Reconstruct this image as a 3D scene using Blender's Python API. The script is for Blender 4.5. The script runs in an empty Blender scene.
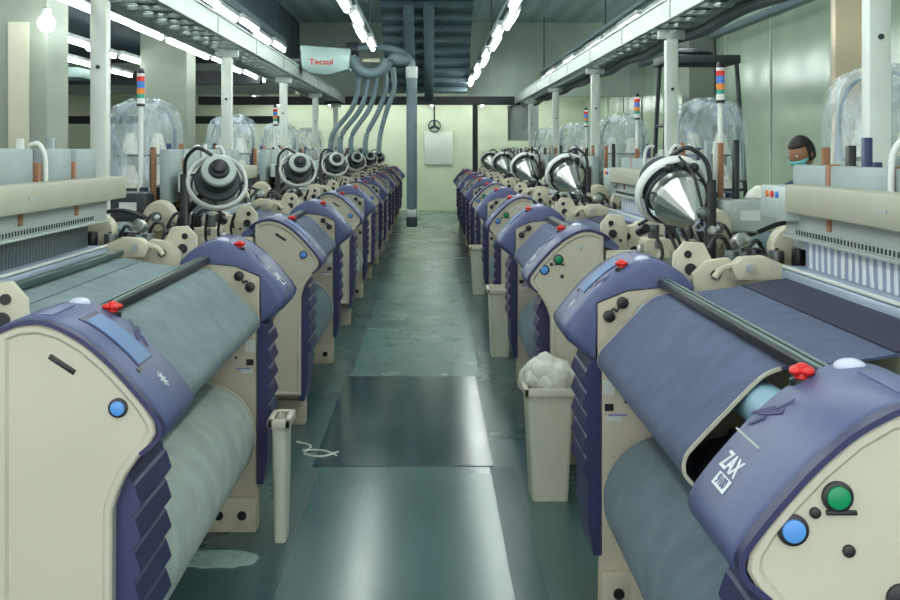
import bpy, bmesh, math, random
from mathutils import Vector, Matrix
random.seed(7)
sc = bpy.context.scene
COL = sc.collection
PI = math.pi
ORD = ['first','second','third','fourth','fifth','sixth','seventh','eighth','ninth','tenth','eleventh','twelfth',
       'thirteenth','fourteenth','fifteenth','sixteenth','seventeenth','eighteenth','nineteenth','twentieth']

# ------------------------------------------------------------------ materials
def mat(name, col, rough=.5, metal=0., noise=0., nscale=6., bump=0., bscale=80., emit=None, estr=0., spec=.5, trans=0., alpha=None, coat=0.):
    m = bpy.data.materials.new(name); m.use_nodes = True
    nt = m.node_tree; b = nt.nodes['Principled BSDF']
    b.inputs['Base Color'].default_value = (*col, 1)
    b.inputs['Roughness'].default_value = rough
    b.inputs['Metallic'].default_value = metal
    b.inputs['Specular IOR Level'].default_value = spec
    b.inputs['Coat Weight'].default_value = coat
    if trans: b.inputs['Transmission Weight'].default_value = trans
    if alpha is not None: b.inputs['Alpha'].default_value = alpha
    tc = nt.nodes.new('ShaderNodeTexCoord')
    if noise:
        n = nt.nodes.new('ShaderNodeTexNoise'); n.inputs['Scale'].default_value = nscale; n.inputs['Detail'].default_value = 5
        nt.links.new(tc.outputs['Object'], n.inputs['Vector'])
        r = nt.nodes.new('ShaderNodeMapRange'); r.inputs['From Min'].default_value = .3; r.inputs['From Max'].default_value = .7
        r.inputs['To Min'].default_value = 1 - noise; r.inputs['To Max'].default_value = 1 + noise * .6
        nt.links.new(n.outputs['Fac'], r.inputs['Value'])
        mx = nt.nodes.new('ShaderNodeVectorMath'); mx.operation = 'SCALE'; mx.inputs[0].default_value = col
        nt.links.new(r.outputs['Result'], mx.inputs['Scale']); nt.links.new(mx.outputs['Vector'], b.inputs['Base Color'])
    if bump:
        n2 = nt.nodes.new('ShaderNodeTexNoise'); n2.inputs['Scale'].default_value = bscale; n2.inputs['Detail'].default_value = 3
        nt.links.new(tc.outputs['Object'], n2.inputs['Vector'])
        bp = nt.nodes.new('ShaderNodeBump'); bp.inputs['Strength'].default_value = bump; bp.inputs['Distance'].default_value = .01
        nt.links.new(n2.outputs['Fac'], bp.inputs['Height']); nt.links.new(bp.outputs['Normal'], b.inputs['Normal'])
    if emit:
        b.inputs['Emission Color'].default_value = (*emit, 1); b.inputs['Emission Strength'].default_value = estr
    return m

def stripe_mat(name, c1, c2, scale, axis='Y', rough=.4, dist=0., metal=0., hard=.5):
    m = mat(name, c1, rough, metal); nt = m.node_tree; b = nt.nodes['Principled BSDF']
    tc = nt.nodes.new('ShaderNodeTexCoord'); w = nt.nodes.new('ShaderNodeTexWave')
    w.bands_direction = axis; w.inputs['Scale'].default_value = scale; w.inputs['Distortion'].default_value = dist
    w.inputs['Detail'].default_value = 2
    nt.links.new(tc.outputs['Object'], w.inputs['Vector'])
    r = nt.nodes.new('ShaderNodeValToRGB'); r.color_ramp.elements[0].color = (*c1, 1); r.color_ramp.elements[1].color = (*c2, 1)
    r.color_ramp.elements[0].position = hard - .15; r.color_ramp.elements[1].position = hard + .15
    nt.links.new(w.outputs['Fac'], r.inputs['Fac']); nt.links.new(r.outputs['Color'], b.inputs['Base Color'])
    return m

def cloth_mat(name, col):
    m = mat(name, col, .8, noise=.16, nscale=9, spec=.25); nt = m.node_tree; b = nt.nodes['Principled BSDF']
    b.inputs['Sheen Weight'].default_value = .08
    tc = nt.nodes.new('ShaderNodeTexCoord')
    mp = nt.nodes.new('ShaderNodeMapping'); mp.inputs['Scale'].default_value = (60, 400, 60)
    n = nt.nodes.new('ShaderNodeTexNoise'); n.inputs['Scale'].default_value = 1.2; n.inputs['Detail'].default_value = 3
    nt.links.new(tc.outputs['Object'], mp.inputs['Vector']); nt.links.new(mp.outputs['Vector'], n.inputs['Vector'])
    bp = nt.nodes.new('ShaderNodeBump'); bp.inputs['Strength'].default_value = .25; bp.inputs['Distance'].default_value = .004
    nt.links.new(n.outputs['Fac'], bp.inputs['Height']); nt.links.new(bp.outputs['Normal'], b.inputs['Normal'])
    return m

M = {}
M['cream'] = mat('cream_enamel', (.58, .545, .44), .42, noise=.05, nscale=3)
M['cream2'] = mat('cream_casting', (.60, .56, .43), .5, noise=.12, nscale=14)
M['plate'] = mat('cream_frame_plate', (.62, .54, .42), .5, noise=.08, nscale=6)
M['olive'] = mat('beige_beam_paint', (.46, .46, .36), .5, noise=.05)
M['hood'] = mat('indigo_plastic', (.10, .115, .25), .40, noise=.06, nscale=20)
M['hooddark'] = mat('dark_indigo_plastic', (.022, .022, .095), .4)
M['rib'] = mat('ribbed_indigo_plastic', (.038, .04, .125), .42)
M['black'] = mat('black_plastic', (.012, .013, .017), .35)
M['rubber'] = mat('black_rubber', (.02, .022, .026), .6)
M['red'] = mat('red_plastic', (.75, .02, .015), .3)
M['blue'] = mat('blue_button', (.10, .32, .78), .3)
M['green'] = mat('green_button', (.0, .26, .10), .3)
M['chrome'] = mat('polished_steel', (.70, .71, .68), .34, 1.)
M['steel'] = mat('brushed_steel', (.55, .60, .60), .38, .8, noise=.15, nscale=25)
M['alu'] = mat('aluminium', (.55, .62, .60), .45, .35, noise=.1)
M['white'] = mat('white_plastic', (.75, .77, .74), .4)
M['lamp'] = mat('pale_lilac_dome', (.62, .64, .80), .25)
M['screen'] = mat('blue_display', (.11, .22, .45), .45)
M['hoodlite'] = mat('indigo_inlay', (.13, .15, .32), .35)
M['ltblue'] = mat('pale_blue_roller', (.25, .42, .52), .45)
M['bar'] = stripe_mat('temple_bar_metal', (.05, .10, .10), (.20, .27, .25), 14, 'X', .35, metal=.3)
M['lay'] = mat('lay_beam_metal', (.36, .43, .55), .4, .3, noise=.1)
M['panel'] = mat('pale_grey_panel', (.44, .49, .46), .45, noise=.06)
M['reed'] = stripe_mat('reed_wires', (.30, .34, .50), (.88, .90, .92), 5., 'Y', .3, 2.5, .05)
M['plategrey'] = mat('harness_grey', (.33, .39, .40), .45, .2, noise=.1)
M['brown'] = mat('brown_strap', (.34, .16, .08), .6)
M['navy'] = mat('navy_clip', (.03, .045, .12), .4)
M['darkmetal'] = mat('dark_machine_iron', (.035, .045, .055), .5, .3, noise=.2)
M['slate'] = mat('slate_tube', (.13, .19, .215), .45, noise=.15)
M['grime'] = mat('oily_machine_metal', (.16, .18, .18), .4, .6, noise=.3, nscale=30)
M['clothA'] = cloth_mat('pale_grey_cloth', (.22, .285, .30))
M['rollA'] = cloth_mat('pale_sage_cloth', (.56, .62, .57))
M['clothB'] = cloth_mat('indigo_denim_cloth', (.09, .112, .205))
M['rollB'] = cloth_mat('grey_blue_cloth', (.20, .27, .31))
M['clothC'] = cloth_mat('slate_blue_cloth', (.11, .14, .21))
M['warp'] = mat('dark_warp_yarn', (.022, .022, .06), .7)
M['post'] = mat('pale_post_paint', (.62, .66, .60), .4, noise=.06)
M['tray'] = mat('galvanised_tray', (.43, .49, .46), .45, .3, noise=.12, nscale=8)
M['cable'] = mat('dark_cables', (.04, .06, .07), .5)
M['bin'] = mat('ivory_bin_plastic', (.68, .67, .55), .4)
M['lint'] = mat('cotton_waste', (.74, .74, .66), .9, noise=.15, nscale=30, bump=.6, bscale=40)
M['tube'] = mat('fluorescent_tube', (.9, .95, .95), .4, emit=(.93, 1., .96), estr=16.)
M['fixture'] = mat('fixture_housing', (.5, .55, .55), .5)
M['beamblack'] = mat('black_steel_beam', (.015, .02, .026), .5)
M['duct'] = mat('slate_duct_sheet', (.12, .18, .20), .45, .3, noise=.15)
M['bulk'] = mat('grey_green_bulkhead', (.46, .54, .46), .6, noise=.12, nscale=2)
M['peach'] = mat('peach_column_paint', (.80, .66, .47), .6, noise=.03)
M['pillar'] = mat('sage_grey_column_paint', (.24, .27, .225), .6, noise=.06, nscale=2)
M['cleaner'] = mat('pale_aqua_metal', (.34, .47, .45), .4, .1, noise=.04)
M['redink'] = mat('red_lettering', (.62, .03, .03), .5)
M['ink'] = mat('dark_indigo_lettering', (.03, .02, .13), .5)
M['whiteink'] = mat('white_lettering', (.85, .87, .9), .5)
M['skin'] = mat('brown_skin', (.33, .16, .09), .55)
M['hair'] = mat('black_hair', (.01, .009, .009), .6, bump=.4, bscale=60)
M['mask'] = mat('teal_face_mask', (.16, .55, .56), .8)
M['shirt'] = mat('navy_work_shirt', (.03, .05, .11), .8)
M['trousers'] = mat('charcoal_trousers', (.03, .03, .035), .8)
M['purple'] = mat('violet_tape', (.25, .25, .6), .5)
M['sb'] = mat('signal_blue', (.06, .2, .65), .3)
M['so'] = mat('signal_orange', (.8, .25, .03), .3)
M['sg'] = mat('signal_green', (.03, .35, .25), .3)

def plastic_sheet():
    m = mat('clear_plastic_sheet', (.62, .72, .80), .12, spec=.9)
    nt = m.node_tree; b = nt.nodes['Principled BSDF']
    tc = nt.nodes.new('ShaderNodeTexCoord'); mp = nt.nodes.new('ShaderNodeMapping'); mp.inputs['Scale'].default_value = (5, 5, 1.2)
    n = nt.nodes.new('ShaderNodeTexNoise'); n.inputs['Scale'].default_value = 1.5; n.inputs['Detail'].default_value = 4; n.inputs['Distortion'].default_value = 1.5
    nt.links.new(tc.outputs['Object'], mp.inputs['Vector']); nt.links.new(mp.outputs['Vector'], n.inputs['Vector'])
    r = nt.nodes.new('ShaderNodeMapRange'); r.inputs['From Min'].default_value = .38; r.inputs['From Max'].default_value = .66
    r.inputs['To Min'].default_value = .12; r.inputs['To Max'].default_value = .55
    nt.links.new(n.outputs['Fac'], r.inputs['Value']); nt.links.new(r.outputs['Result'], b.inputs['Alpha'])
    bp = nt.nodes.new('ShaderNodeBump'); bp.inputs['Strength'].default_value = .9; bp.inputs['Distance'].default_value = .03
    nt.links.new(n.outputs['Fac'], bp.inputs['Height']); nt.links.new(bp.outputs['Normal'], b.inputs['Normal'])
    return m
M['sheet'] = plastic_sheet()

def floor_mat(name, col, r0, r1, spots=.25, streak=(1, 1, 1)):
    m = mat(name, col, .3, spec=.6); nt = m.node_tree; b = nt.nodes['Principled BSDF']
    tc = nt.nodes.new('ShaderNodeTexCoord'); mp = nt.nodes.new('ShaderNodeMapping'); mp.inputs['Scale'].default_value = streak
    nt.links.new(tc.outputs['Object'], mp.inputs['Vector'])
    n = nt.nodes.new('ShaderNodeTexNoise'); n.inputs['Scale'].default_value = 1.3; n.inputs['Detail'].default_value = 4; n.inputs['Roughness'].default_value = .5
    nt.links.new(mp.outputs['Vector'], n.inputs['Vector'])
    r = nt.nodes.new('ShaderNodeMapRange'); r.inputs['From Min'].default_value = .3; r.inputs['From Max'].default_value = .7
    r.inputs['To Min'].default_value = r0; r.inputs['To Max'].default_value = r1
    nt.links.new(n.outputs['Fac'], r.inputs['Value']); nt.links.new(r.outputs['Result'], b.inputs['Roughness'])
    r2 = nt.nodes.new('ShaderNodeMapRange'); r2.inputs['From Min'].default_value = .3; r2.inputs['From Max'].default_value = .7
    r2.inputs['To Min'].default_value = 1 - spots; r2.inputs['To Max'].default_value = 1 + spots
    nt.links.new(n.outputs['Fac'], r2.inputs['Value'])
    s = nt.nodes.new('ShaderNodeVectorMath'); s.operation = 'SCALE'; s.inputs[0].default_value = col
    nt.links.new(r2.outputs['Result'], s.inputs['Scale']); nt.links.new(s.outputs['Vector'], b.inputs['Base Color'])
    return m
M['floor'] = floor_mat('teal_floor_paint', (.055, .115, .118), .26, .30, .06)
M['path'] = floor_mat('worn_pale_floor_path', (.10, .21, .195), .25, .30, .08)
M['mat1'] = floor_mat('worn_steel_sheet', (.055, .135, .135), .19, .23, .10, (2, .6, 1))
M['mat2'] = floor_mat('glossy_dark_sheet', (.022, .062, .070), .16, .2, .15)
M['strip'] = floor_mat('dark_floor_strip', (.035, .085, .095), .28, .4)

def wall_panel_mat():
    m = mat('glossy_sage_panels', (.40, .50, .38), .24, noise=.12, nscale=1.2, spec=.6)
    nt = m.node_tree; b = nt.nodes['Principled BSDF']
    tc = nt.nodes.new('ShaderNodeTexCoord'); w = nt.nodes.new('ShaderNodeTexWave'); w.bands_direction = 'Y'; w.inputs['Scale'].default_value = .35
    w.inputs['Distortion'].default_value = .6; w.inputs['Detail Scale'].default_value = .4
    nt.links.new(tc.outputs['Object'], w.inputs['Vector'])
    bp = nt.nodes.new('ShaderNodeBump'); bp.inputs['Strength'].default_value = .25; bp.inputs['Distance'].default_value = .03
    nt.links.new(w.outputs['Fac'], bp.inputs['Height']); nt.links.new(bp.outputs['Normal'], b.inputs['Normal'])
    return m
M['wallR'] = wall_panel_mat()
M['reeddark'] = stripe_mat('dark_reed_wires', (.03, .05, .06), (.10, .13, .14), 9., 'Y', .35, 3.5, .3)
M['wallback'] = mat('yellow_green_wall', (.74, .79, .62), .6, noise=.08, nscale=1.5)
M['wallL'] = mat('beige_green_wall', (.38, .42, .32), .6, noise=.08)
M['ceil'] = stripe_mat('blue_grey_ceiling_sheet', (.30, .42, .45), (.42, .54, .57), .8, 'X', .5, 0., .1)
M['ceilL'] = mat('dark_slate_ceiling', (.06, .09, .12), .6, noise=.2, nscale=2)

# ------------------------------------------------------------------ mesh builder
class MB:
    def __init__(s): s.bm = bmesh.new()
    def box(s, a, b, bev=0., rot=None):
        t = bmesh.new(); bmesh.ops.create_cube(t, size=1)
        a, b = Vector(a), Vector(b); c = (a + b) / 2; d = b - a
        bmesh.ops.scale(t, vec=(abs(d.x), abs(d.y), abs(d.z)), verts=t.verts)
        if bev: bmesh.ops.bevel(t, geom=t.edges[:], offset=bev, segments=2, profile=.5, affect='EDGES')
        if rot is not None: bmesh.ops.transform(t, matrix=rot, verts=t.verts)
        bmesh.ops.translate(t, vec=c, verts=t.verts); s.merge(t); return s
    def merge(s, t):
        me = bpy.data.meshes.new('t'); t.to_mesh(me); t.free(); s.bm.from_mesh(me); bpy.data.meshes.remove(me)
    def cyl(s, p, q, r, r2=None, seg=16, bev=0.):
        p, q = Vector(p), Vector(q); d = q - p
        t = bmesh.new(); bmesh.ops.create_cone(t, cap_ends=True, segments=seg, radius1=r, radius2=r if r2 is None else r2, depth=d.length)
        if bev: bmesh.ops.bevel(t, geom=[e for e in t.edges if len(e.link_faces) == 2 and any(len(f.verts) > 4 for f in e.link_faces)], offset=bev, segments=2, profile=.5, affect='EDGES')
        bmesh.ops.transform(t, matrix=Matrix.Translation((p + q) / 2) @ d.to_track_quat('Z', 'Y').to_matrix().to_4x4(), verts=t.verts)
        s.merge(t); return s
    def ball(s, c, r, sc_=(1, 1, 1), seg=16, ring=10):
        t = bmesh.new(); bmesh.ops.create_uvsphere(t, u_segments=seg, v_segments=ring, radius=r)
        bmesh.ops.scale(t, vec=sc_, verts=t.verts); bmesh.ops.translate(t, vec=c, verts=t.verts); s.merge(t); return s
    def prism(s, pts, v0, v1, inset=0., depth=0., side=-1, bev=0.):
        """pts: (u,z) outline -> solid along y from v0 to v1, x=-u"""
        t = bmesh.new()
        a = [t.verts.new((-u, v0, z)) for u, z in pts]; b = [t.verts.new((-u, v1, z)) for u, z in pts]
        fa = t.faces.new(a); fb = t.faces.new(b[::-1]); n = len(pts)
        for i in range(n): t.faces.new((a[i], b[i], b[(i + 1) % n], a[(i + 1) % n]))
        bmesh.ops.recalc_face_normals(t, faces=t.faces)
        if bev: bmesh.ops.bevel(t, geom=[e for e in t.edges if (abs(e.verts[0].co.y - e.verts[1].co.y) < 1e-6)], offset=bev, segments=2, profile=.5, affect='EDGES')
        if inset:
            t.faces.ensure_lookup_table()
            f = min(t.faces, key=lambda f: (round(f.calc_center_median().y * -side, 4), -f.calc_area())) if not bev else max([f for f in t.faces if abs(f.normal.y - side) < .05], key=lambda f: f.calc_area())
            bmesh.ops.inset_region(t, faces=[f], thickness=inset, depth=0)
            bmesh.ops.inset_region(t, faces=[f], thickness=.012, depth=-depth)
        s.merge(t); return s
    def lathe(s, prof, mtx, seg=32):
        t = bmesh.new(); rings = []
        for r, z in prof:
            rings.append([t.verts.new((r * math.cos(2 * PI * k / seg), r * math.sin(2 * PI * k / seg), z)) for k in range(seg)])
        for a, b in zip(rings, rings[1:]):
            for k in range(seg): t.faces.new((a[k], a[(k + 1) % seg], b[(k + 1) % seg], b[k]))
        t.faces.new(rings[0][::-1]); t.faces.new(rings[-1])
        bmesh.ops.recalc_face_normals(t, faces=t.faces)
        bmesh.ops.transform(t, matrix=mtx, verts=t.verts); s.merge(t); return s
    def torus(s, R, r, mtx, seg=32, seg2=8, flat=1.):
        t = bmesh.new(); rings = []
        for k in range(seg):
            a = 2 * PI * k / seg
            rings.append([t.verts.new(((R + r * math.cos(2 * PI * j / seg2)) * math.cos(a), (R + r * math.cos(2 * PI * j / seg2)) * math.sin(a), flat * r * math.sin(2 * PI * j / seg2))) for j in range(seg2)])
        for k in range(seg):
            a, b = rings[k], rings[(k + 1) % seg]
            for j in range(seg2): t.faces.new((a[j], b[j], b[(j + 1) % seg2], a[(j + 1) % seg2]))
        bmesh.ops.recalc_face_normals(t, faces=t.faces)
        bmesh.ops.transform(t, matrix=mtx, verts=t.verts); s.merge(t); return s
    def tube(s, pts, r, seg=8, smooth=True, rend=None):
        P = [Vector(p) for p in pts]
        if smooth and len(P) > 2:
            Q = []
            for i in range(len(P) - 1):
                p0, p1, p2, p3 = P[max(i - 1, 0)], P[i], P[i + 1], P[min(i + 2, len(P) - 1)]
                for k in range(6):
                    t_ = k / 6
                    Q.append(.5 * ((2 * p1) + (p2 - p0) * t_ + (2 * p0 - 5 * p1 + 4 * p2 - p3) * t_ ** 2 + (3 * p1 - p0 - 3 * p2 + p3) * t_ ** 3))
            Q.append(P[-1]); P = Q
        t = bmesh.new(); rings = []; up = Vector((.13, .21, .97)).normalized()
        for i, p in enumerate(P):
            d = (P[min(i + 1, len(P) - 1)] - P[max(i - 1, 0)]).normalized()
            if abs(d.dot(up)) > .98: up = Vector((.9, .3, .1)).normalized()
            x = d.cross(up).normalized(); y = d.cross(x).normalized()
            rr = r if rend is None else r + (rend - r) * i / (len(P) - 1)
            rings.append([t.verts.new(p + x * rr * math.cos(2 * PI * k / seg) + y * rr * math.sin(2 * PI * k / seg)) for k in range(seg)])
        for a, b in zip(rings, rings[1:]):
            for k in range(seg): t.faces.new((a[k], a[(k + 1) % seg], b[(k + 1) % seg], b[k]))
        t.faces.new(rings[0][::-1]); t.faces.new(rings[-1]); bmesh.ops.recalc_face_normals(t, faces=t.faces)
        s.merge(t); return s
    def sheet(s, prof, v0, v1, th=.006, nv=2):
        """thin solid following (u,z) profile"""
        pr = [Vector((-u, 0, z)) for u, z in prof]; t = bmesh.new(); top = []; bot = []
        for i, p in enumerate(pr):
            d = (pr[min(i + 1, len(pr) - 1)] - pr[max(i - 1, 0)]).normalized(); n = Vector((d.z, 0, -d.x))
            top.append((p + n * th / 2)); bot.append((p - n * th / 2))
        loop = top + bot[::-1]; n = len(loop)
        a = [t.verts.new((p.x, v0, p.z)) for p in loop]; b = [t.verts.new((p.x, v1, p.z)) for p in loop]
        for i in range(n): t.faces.new((a[i], b[i], b[(i + 1) % n], a[(i + 1) % n]))
        m_ = len(pr)
        for i in range(m_ - 1):
            t.faces.new((a[i], a[i + 1], a[n - 2 - i], a[n - 1 - i])); t.faces.new((b[i], b[n - 1 - i], b[n - 2 - i], b[i + 1]))
        bmesh.ops.recalc_face_normals(t, faces=t.faces); s.merge(t); return s
    def build(s, name, m, parent=None, smooth=True, ang=35, label=None):
        me = bpy.data.meshes.new(name); bm = s.bm
        bmesh.ops.recalc_face_normals(bm, faces=bm.faces)
        if smooth:
            for f in bm.faces: f.smooth = True
            for e in bm.edges:
                if len(e.link_faces) == 2 and e.calc_face_angle(0) > math.radians(ang): e.smooth = False
        bm.to_mesh(me); bm.free(); me.materials.append(m)
        o = bpy.data.objects.new(name, me); COL.objects.link(o)
        if parent: o.parent = parent
        if label: o['label'] = label
        return o

def root(name, label, cat, group=None, loc=(0, 0, 0), rz=0):
    o = bpy.data.objects.new(name, None); COL.objects.link(o); o.empty_display_size = .2
    o.location = loc; o.rotation_euler = (0, 0, rz); o['label'] = label; o['category'] = cat
    if group: o['group'] = group
    return o
def tag(o, label, cat, group=None):
    o['label'] = label; o['category'] = cat
    if group: o['group'] = group
    return o
def struct(o): o['kind'] = 'structure'; return o
def copy_tree(o, parent=None):
    c = o.copy(); COL.objects.link(c)
    if parent: c.parent = parent
    for ch in o.children: copy_tree(ch, c)
    return c
def place(proto, used, loc, rz, label, group):
    o = proto if not used else copy_tree(proto)
    o.location = loc; o.rotation_euler = (0, 0, rz); o['label'] = label
    if group: o['group'] = group
    return o
def text_mesh(txt, size, mtx, name, m, parent, ext=.0008, shear=0., label=None):
    cu = bpy.data.curves.new('tmp', 'FONT'); cu.body = txt; cu.size = size; cu.extrude = ext; cu.align_x = 'CENTER'; cu.align_y = 'CENTER'; cu.shear = shear
    cu.offset = size * .018
    ob = bpy.data.objects.new('tmp', cu); COL.objects.link(ob); bpy.context.view_layer.update()
    me = bpy.data.meshes.new_from_object(ob.evaluated_get(bpy.context.evaluated_depsgraph_get()))
    bpy.data.objects.remove(ob); bpy.data.curves.remove(cu)
    me.transform(mtx); me.materials.clear(); me.materials.append(m); me.name = name
    o = bpy.data.objects.new(name, me); COL.objects.link(o); o.parent = parent
    if label: o['label'] = label
    return o

# ------------------------------------------------------------------ camera
cam_d = bpy.data.cameras.new('camera'); cam = bpy.data.objects.new('camera', cam_d); COL.objects.link(cam)
cam.location = (0, 0, 1.65); cam.rotation_euler = (PI / 2, 0, 0)
cam_d.sensor_width = 36; cam_d.lens = 36 * 1172 / 900; cam_d.shift_x = 20 / 900; cam_d.shift_y = -150 / 900; cam_d.clip_end = 100
sc.camera = cam

# ------------------------------------------------------------------ setting
def slab(name, a, b, m, bev=0.): return struct(MB().box(a, b, bev).build(name, m, smooth=False))
slab('floor', (-8.5, -4, -.1), (4.5, 33, 0), M['floor'])
slab('floor_sheet', (-.57, 1.0, 0), (.31, 6.12, .004), M['mat1'])
slab('floor_sheet', (-.61, 6.10, .0), (.33, 8.52, .007), M['mat2'])
slab('floor_path', (-.58, 8.5, .0), (.37, 31.9, .003), M['path'])
slab('floor_strip', (-.70, 1.0, 0), (-.575, 6.09, .003), M['strip'])
slab('floor_strip', (.315, 1.0, 0), (.44, 6.09, .003), M['strip'])
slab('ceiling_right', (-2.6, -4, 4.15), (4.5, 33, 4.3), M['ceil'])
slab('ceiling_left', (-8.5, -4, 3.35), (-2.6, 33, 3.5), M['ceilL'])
slab('trim_1', (-2.66, -4, 3.3), (-2.56, 33, 4.2), M['ceilL'])
slab('wall_back', (-8.5, 32, 0), (4.5, 32.2, 4.2), M['wallback'])
slab('wall_right', (4.2, -4, 0), (4.4, 32, 4.2), M['wallR'])
slab('wall_left', (-8.6, -4, 0), (-8.4, 32, 4.2), M['wallL'])
slab('trim_2', (4.08, -2, 3.28), (4.2, 31.9, 3.36), M['slate'])
for k in range(14):
    slab('trim_%d' % (k + 3), (4.185, 1.2 + 2.2 * k, 0), (4.2, 1.26 + 2.2 * k, 4.1), M['bulk'])
# bulkheads hanging ahead of the back wall
for (x0, x1) in ((.75, 4.2), (-2.56, -.86)):
    b = MB().box((x0, 23.0, 2.7), (x1, 23.15, 4.15))
    x = x0 + .4
    while x < x1 - .1: b.box((x, 22.98, 2.72), (x + .03, 23.0, 3.7)); x += .55
    struct(b.build('wall_bulkhead', M['bulk'], smooth=False))
slab('wall_bulkhead_left', (-8.4, 23.0, 2.75), (-2.66, 23.15, 3.35), M['bulk'])
slab('beam', (-4.5, 22.75, 2.53), (1.75, 22.95, 2.69), M['beamblack'])
slab('beam', (-8.4, 20, 2.78), (-2.9, 20.3, 3.0), M['beamblack'])
slab('beam', (-8.4, 24.5, 2.2), (-3.0, 24.7, 2.36), M['beamblack'])
slab('column', (.83, 22.78, 0), (.93, 22.9, 2.55), M['beamblack'])
slab('ceiling_back', (-8.4, 23.2, 2.97), (4.2, 32, 3.05), M['wallback'])
# columns
slab('column', (-3.95, 10.1, 0), (-3.3, 10.7, 3.36), M['pillar'], .01)
slab('column', (-3.96, 16.0, 0), (-3.32, 16.6, 3.36), M['pillar'], .01)
slab('column', (3.49, 10.1, 0), (3.78, 10.2, 4.16), M['peach'], .01)
slab('column', (3.8, 17.2, 0), (4.18, 17.7, 4.16), M['pillar'], .01)
# shallow strips on the first column
slab('trim_20', (-3.62, 10.06, .0), (-3.45, 10.1, 2.75), M['olive'])
slab('trim_21', (-3.93, 10.06, .0), (-3.8, 10.1, 2.75), M['olive'])

# ribbed sloping duct between the bulkheads
d = root('ribbed_ceiling_duct', 'dark slate ribbed air duct sloping down over the end of the aisle', 'duct', loc=(0, 0, 0))
L0, L1 = Vector((0, 19.2, 4.14)), Vector((0, 22.74, 2.72))
sl = (L1 - L0); ang = math.atan2(sl.z, sl.y)
R = Matrix.Rotation(ang, 4, 'X')
MB().box((-.83 , 20.97 - sl.length / 2, 3.43 + .06), (.72, 20.97 + sl.length / 2, 3.43 + .2), rot=R).build('duct_sheet', M['duct'], d, smooth=False)
for k in range(9):
    p = L0 + sl * ((k + .5) / 9)
    MB().box((-.83, p.y - .05, p.z - .05), (.72, p.y + .05, p.z + .05), .015, rot=R).build('rib', M['slate'], d)
for x in (-.36, -.02):
    MB().box((x - .09, 20.97 - sl.length / 2, 3.3), (x + .09, 20.97 + sl.length / 2, 3.4), .02, rot=R).build('channel', M['slate'], d)

# things on the far wall
o = MB().box((-.15, 31.93, 1.25), (.62, 31.99, 2.15), .01).build('wall_board', M['white']); tag(o, 'pale board fixed to the yellow-green far wall', 'board')
t = root('wall_fan', 'small dark wall fan high on the far wall above the aisle', 'fan', loc=(.12, 31.9, 2.3))
MB().torus(.16, .015, Matrix.Rotation(PI / 2, 4, 'X')).build('guard', M['darkmetal'], t)
for k in range(3): MB().box((-.03, -.01, .03), (.03, .01, .14), rot=None).build('blade', M['darkmetal'], t).rotation_euler = (0, k * 2 * PI / 3, 0)
MB().cyl((0, -.04, 0), (0, .06, 0), .04).build('hub', M['darkmetal'], t)
MB().tube([(0, .06, 0), (0, .08, .3), (0, .09, .55)], .02).build('bracket', M['darkmetal'], t)

# ------------------------------------------------------------------ fluorescent lights
def light_proto():
    r = root('fluorescent_light', 'x', 'light', 'fluorescent lights')
    MB().box((-.045, .02, .0), (.045, 1.28, .05), .006).build('housing', M['fixture'], r)
    MB().cyl((0, .04, -.03), (0, 1.26, -.03), .024, seg=8).build('tube', M['tube'], r)
    MB().box((-.02, .02, -.05), (.02, .045, .01)).build('end_cap', M['white'], r); MB().box((-.02, 1.255, -.05), (.02, 1.28, .01)).build('end_cap', M['white'], r)
    MB().cyl((0, .3, .05), (0, .3, .085), .006, seg=6).build('hanger', M['darkmetal'], r); MB().cyl((0, 1., .05), (0, 1., .085), .006, seg=6).build('hanger', M['darkmetal'], r)
    return r
lp = light_proto(); used = False
rows = [(-.72, 2.9, -1.6, 12, 'aisle row on its left'), (.75, 2.9, -1.6, 18, 'aisle row on its right'),
        (-2.15, 3.12, -1.6, 14, 'left tray row'), (2.15, 3.01, -1.6, 18, 'right tray row'),
        (-2.95, 2.9, 9, 9, 'row behind the left posts'), (-4.1, 2.9, 6, 10, 'left bay middle row'), (-4.95, 2.9, 6, 10, 'left bay outer row'),
        (3.3, 2.95, -1, 0, '')]
for (x, z, y, n, nm) in rows:
    for k in range(n):
        yy = y + 1.34 * k
        place(lp, used, (x + (.02 if k % 2 else -.02), yy, z + .009 * (k % 3)), 0, '%s fluorescent tube light from the far end, %s' % (ORD[n - 1 - k], nm), nm and ('fluorescent lights in the ' + nm)); used = True
# long carriers the tubes hang from (ceiling suspension rails)
for (x, z, y0, y1, nm) in ((-.72, 3.012, -1.6, 14.5, 'left of the aisle centre'), (.75, 3.012, -1.6, 22.6, 'right of the aisle centre'), (-2.15, 3.232, -1.6, 17.3, 'over the left cable tray'), (2.15, 3.122, -1.6, 22.6, 'over the right cable tray')):
    r = root('light_carrier_rail', 'thin dark suspension rail carrying tube lights %s' % nm, 'rail', 'light carrier rails')
    MB().box((x - .03, y0, z), (x + .03, y1, z + .05)).build('rail', M['slate'], r, smooth=False)
    for k in range(4):
        yk = y0 + .5 + (y1 - y0 - 1) * k / 3
        MB().cyl((x, yk, z + .05), (x, yk, 4.15), .01, seg=6).build('rod', M['darkmetal'], r)

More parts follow.
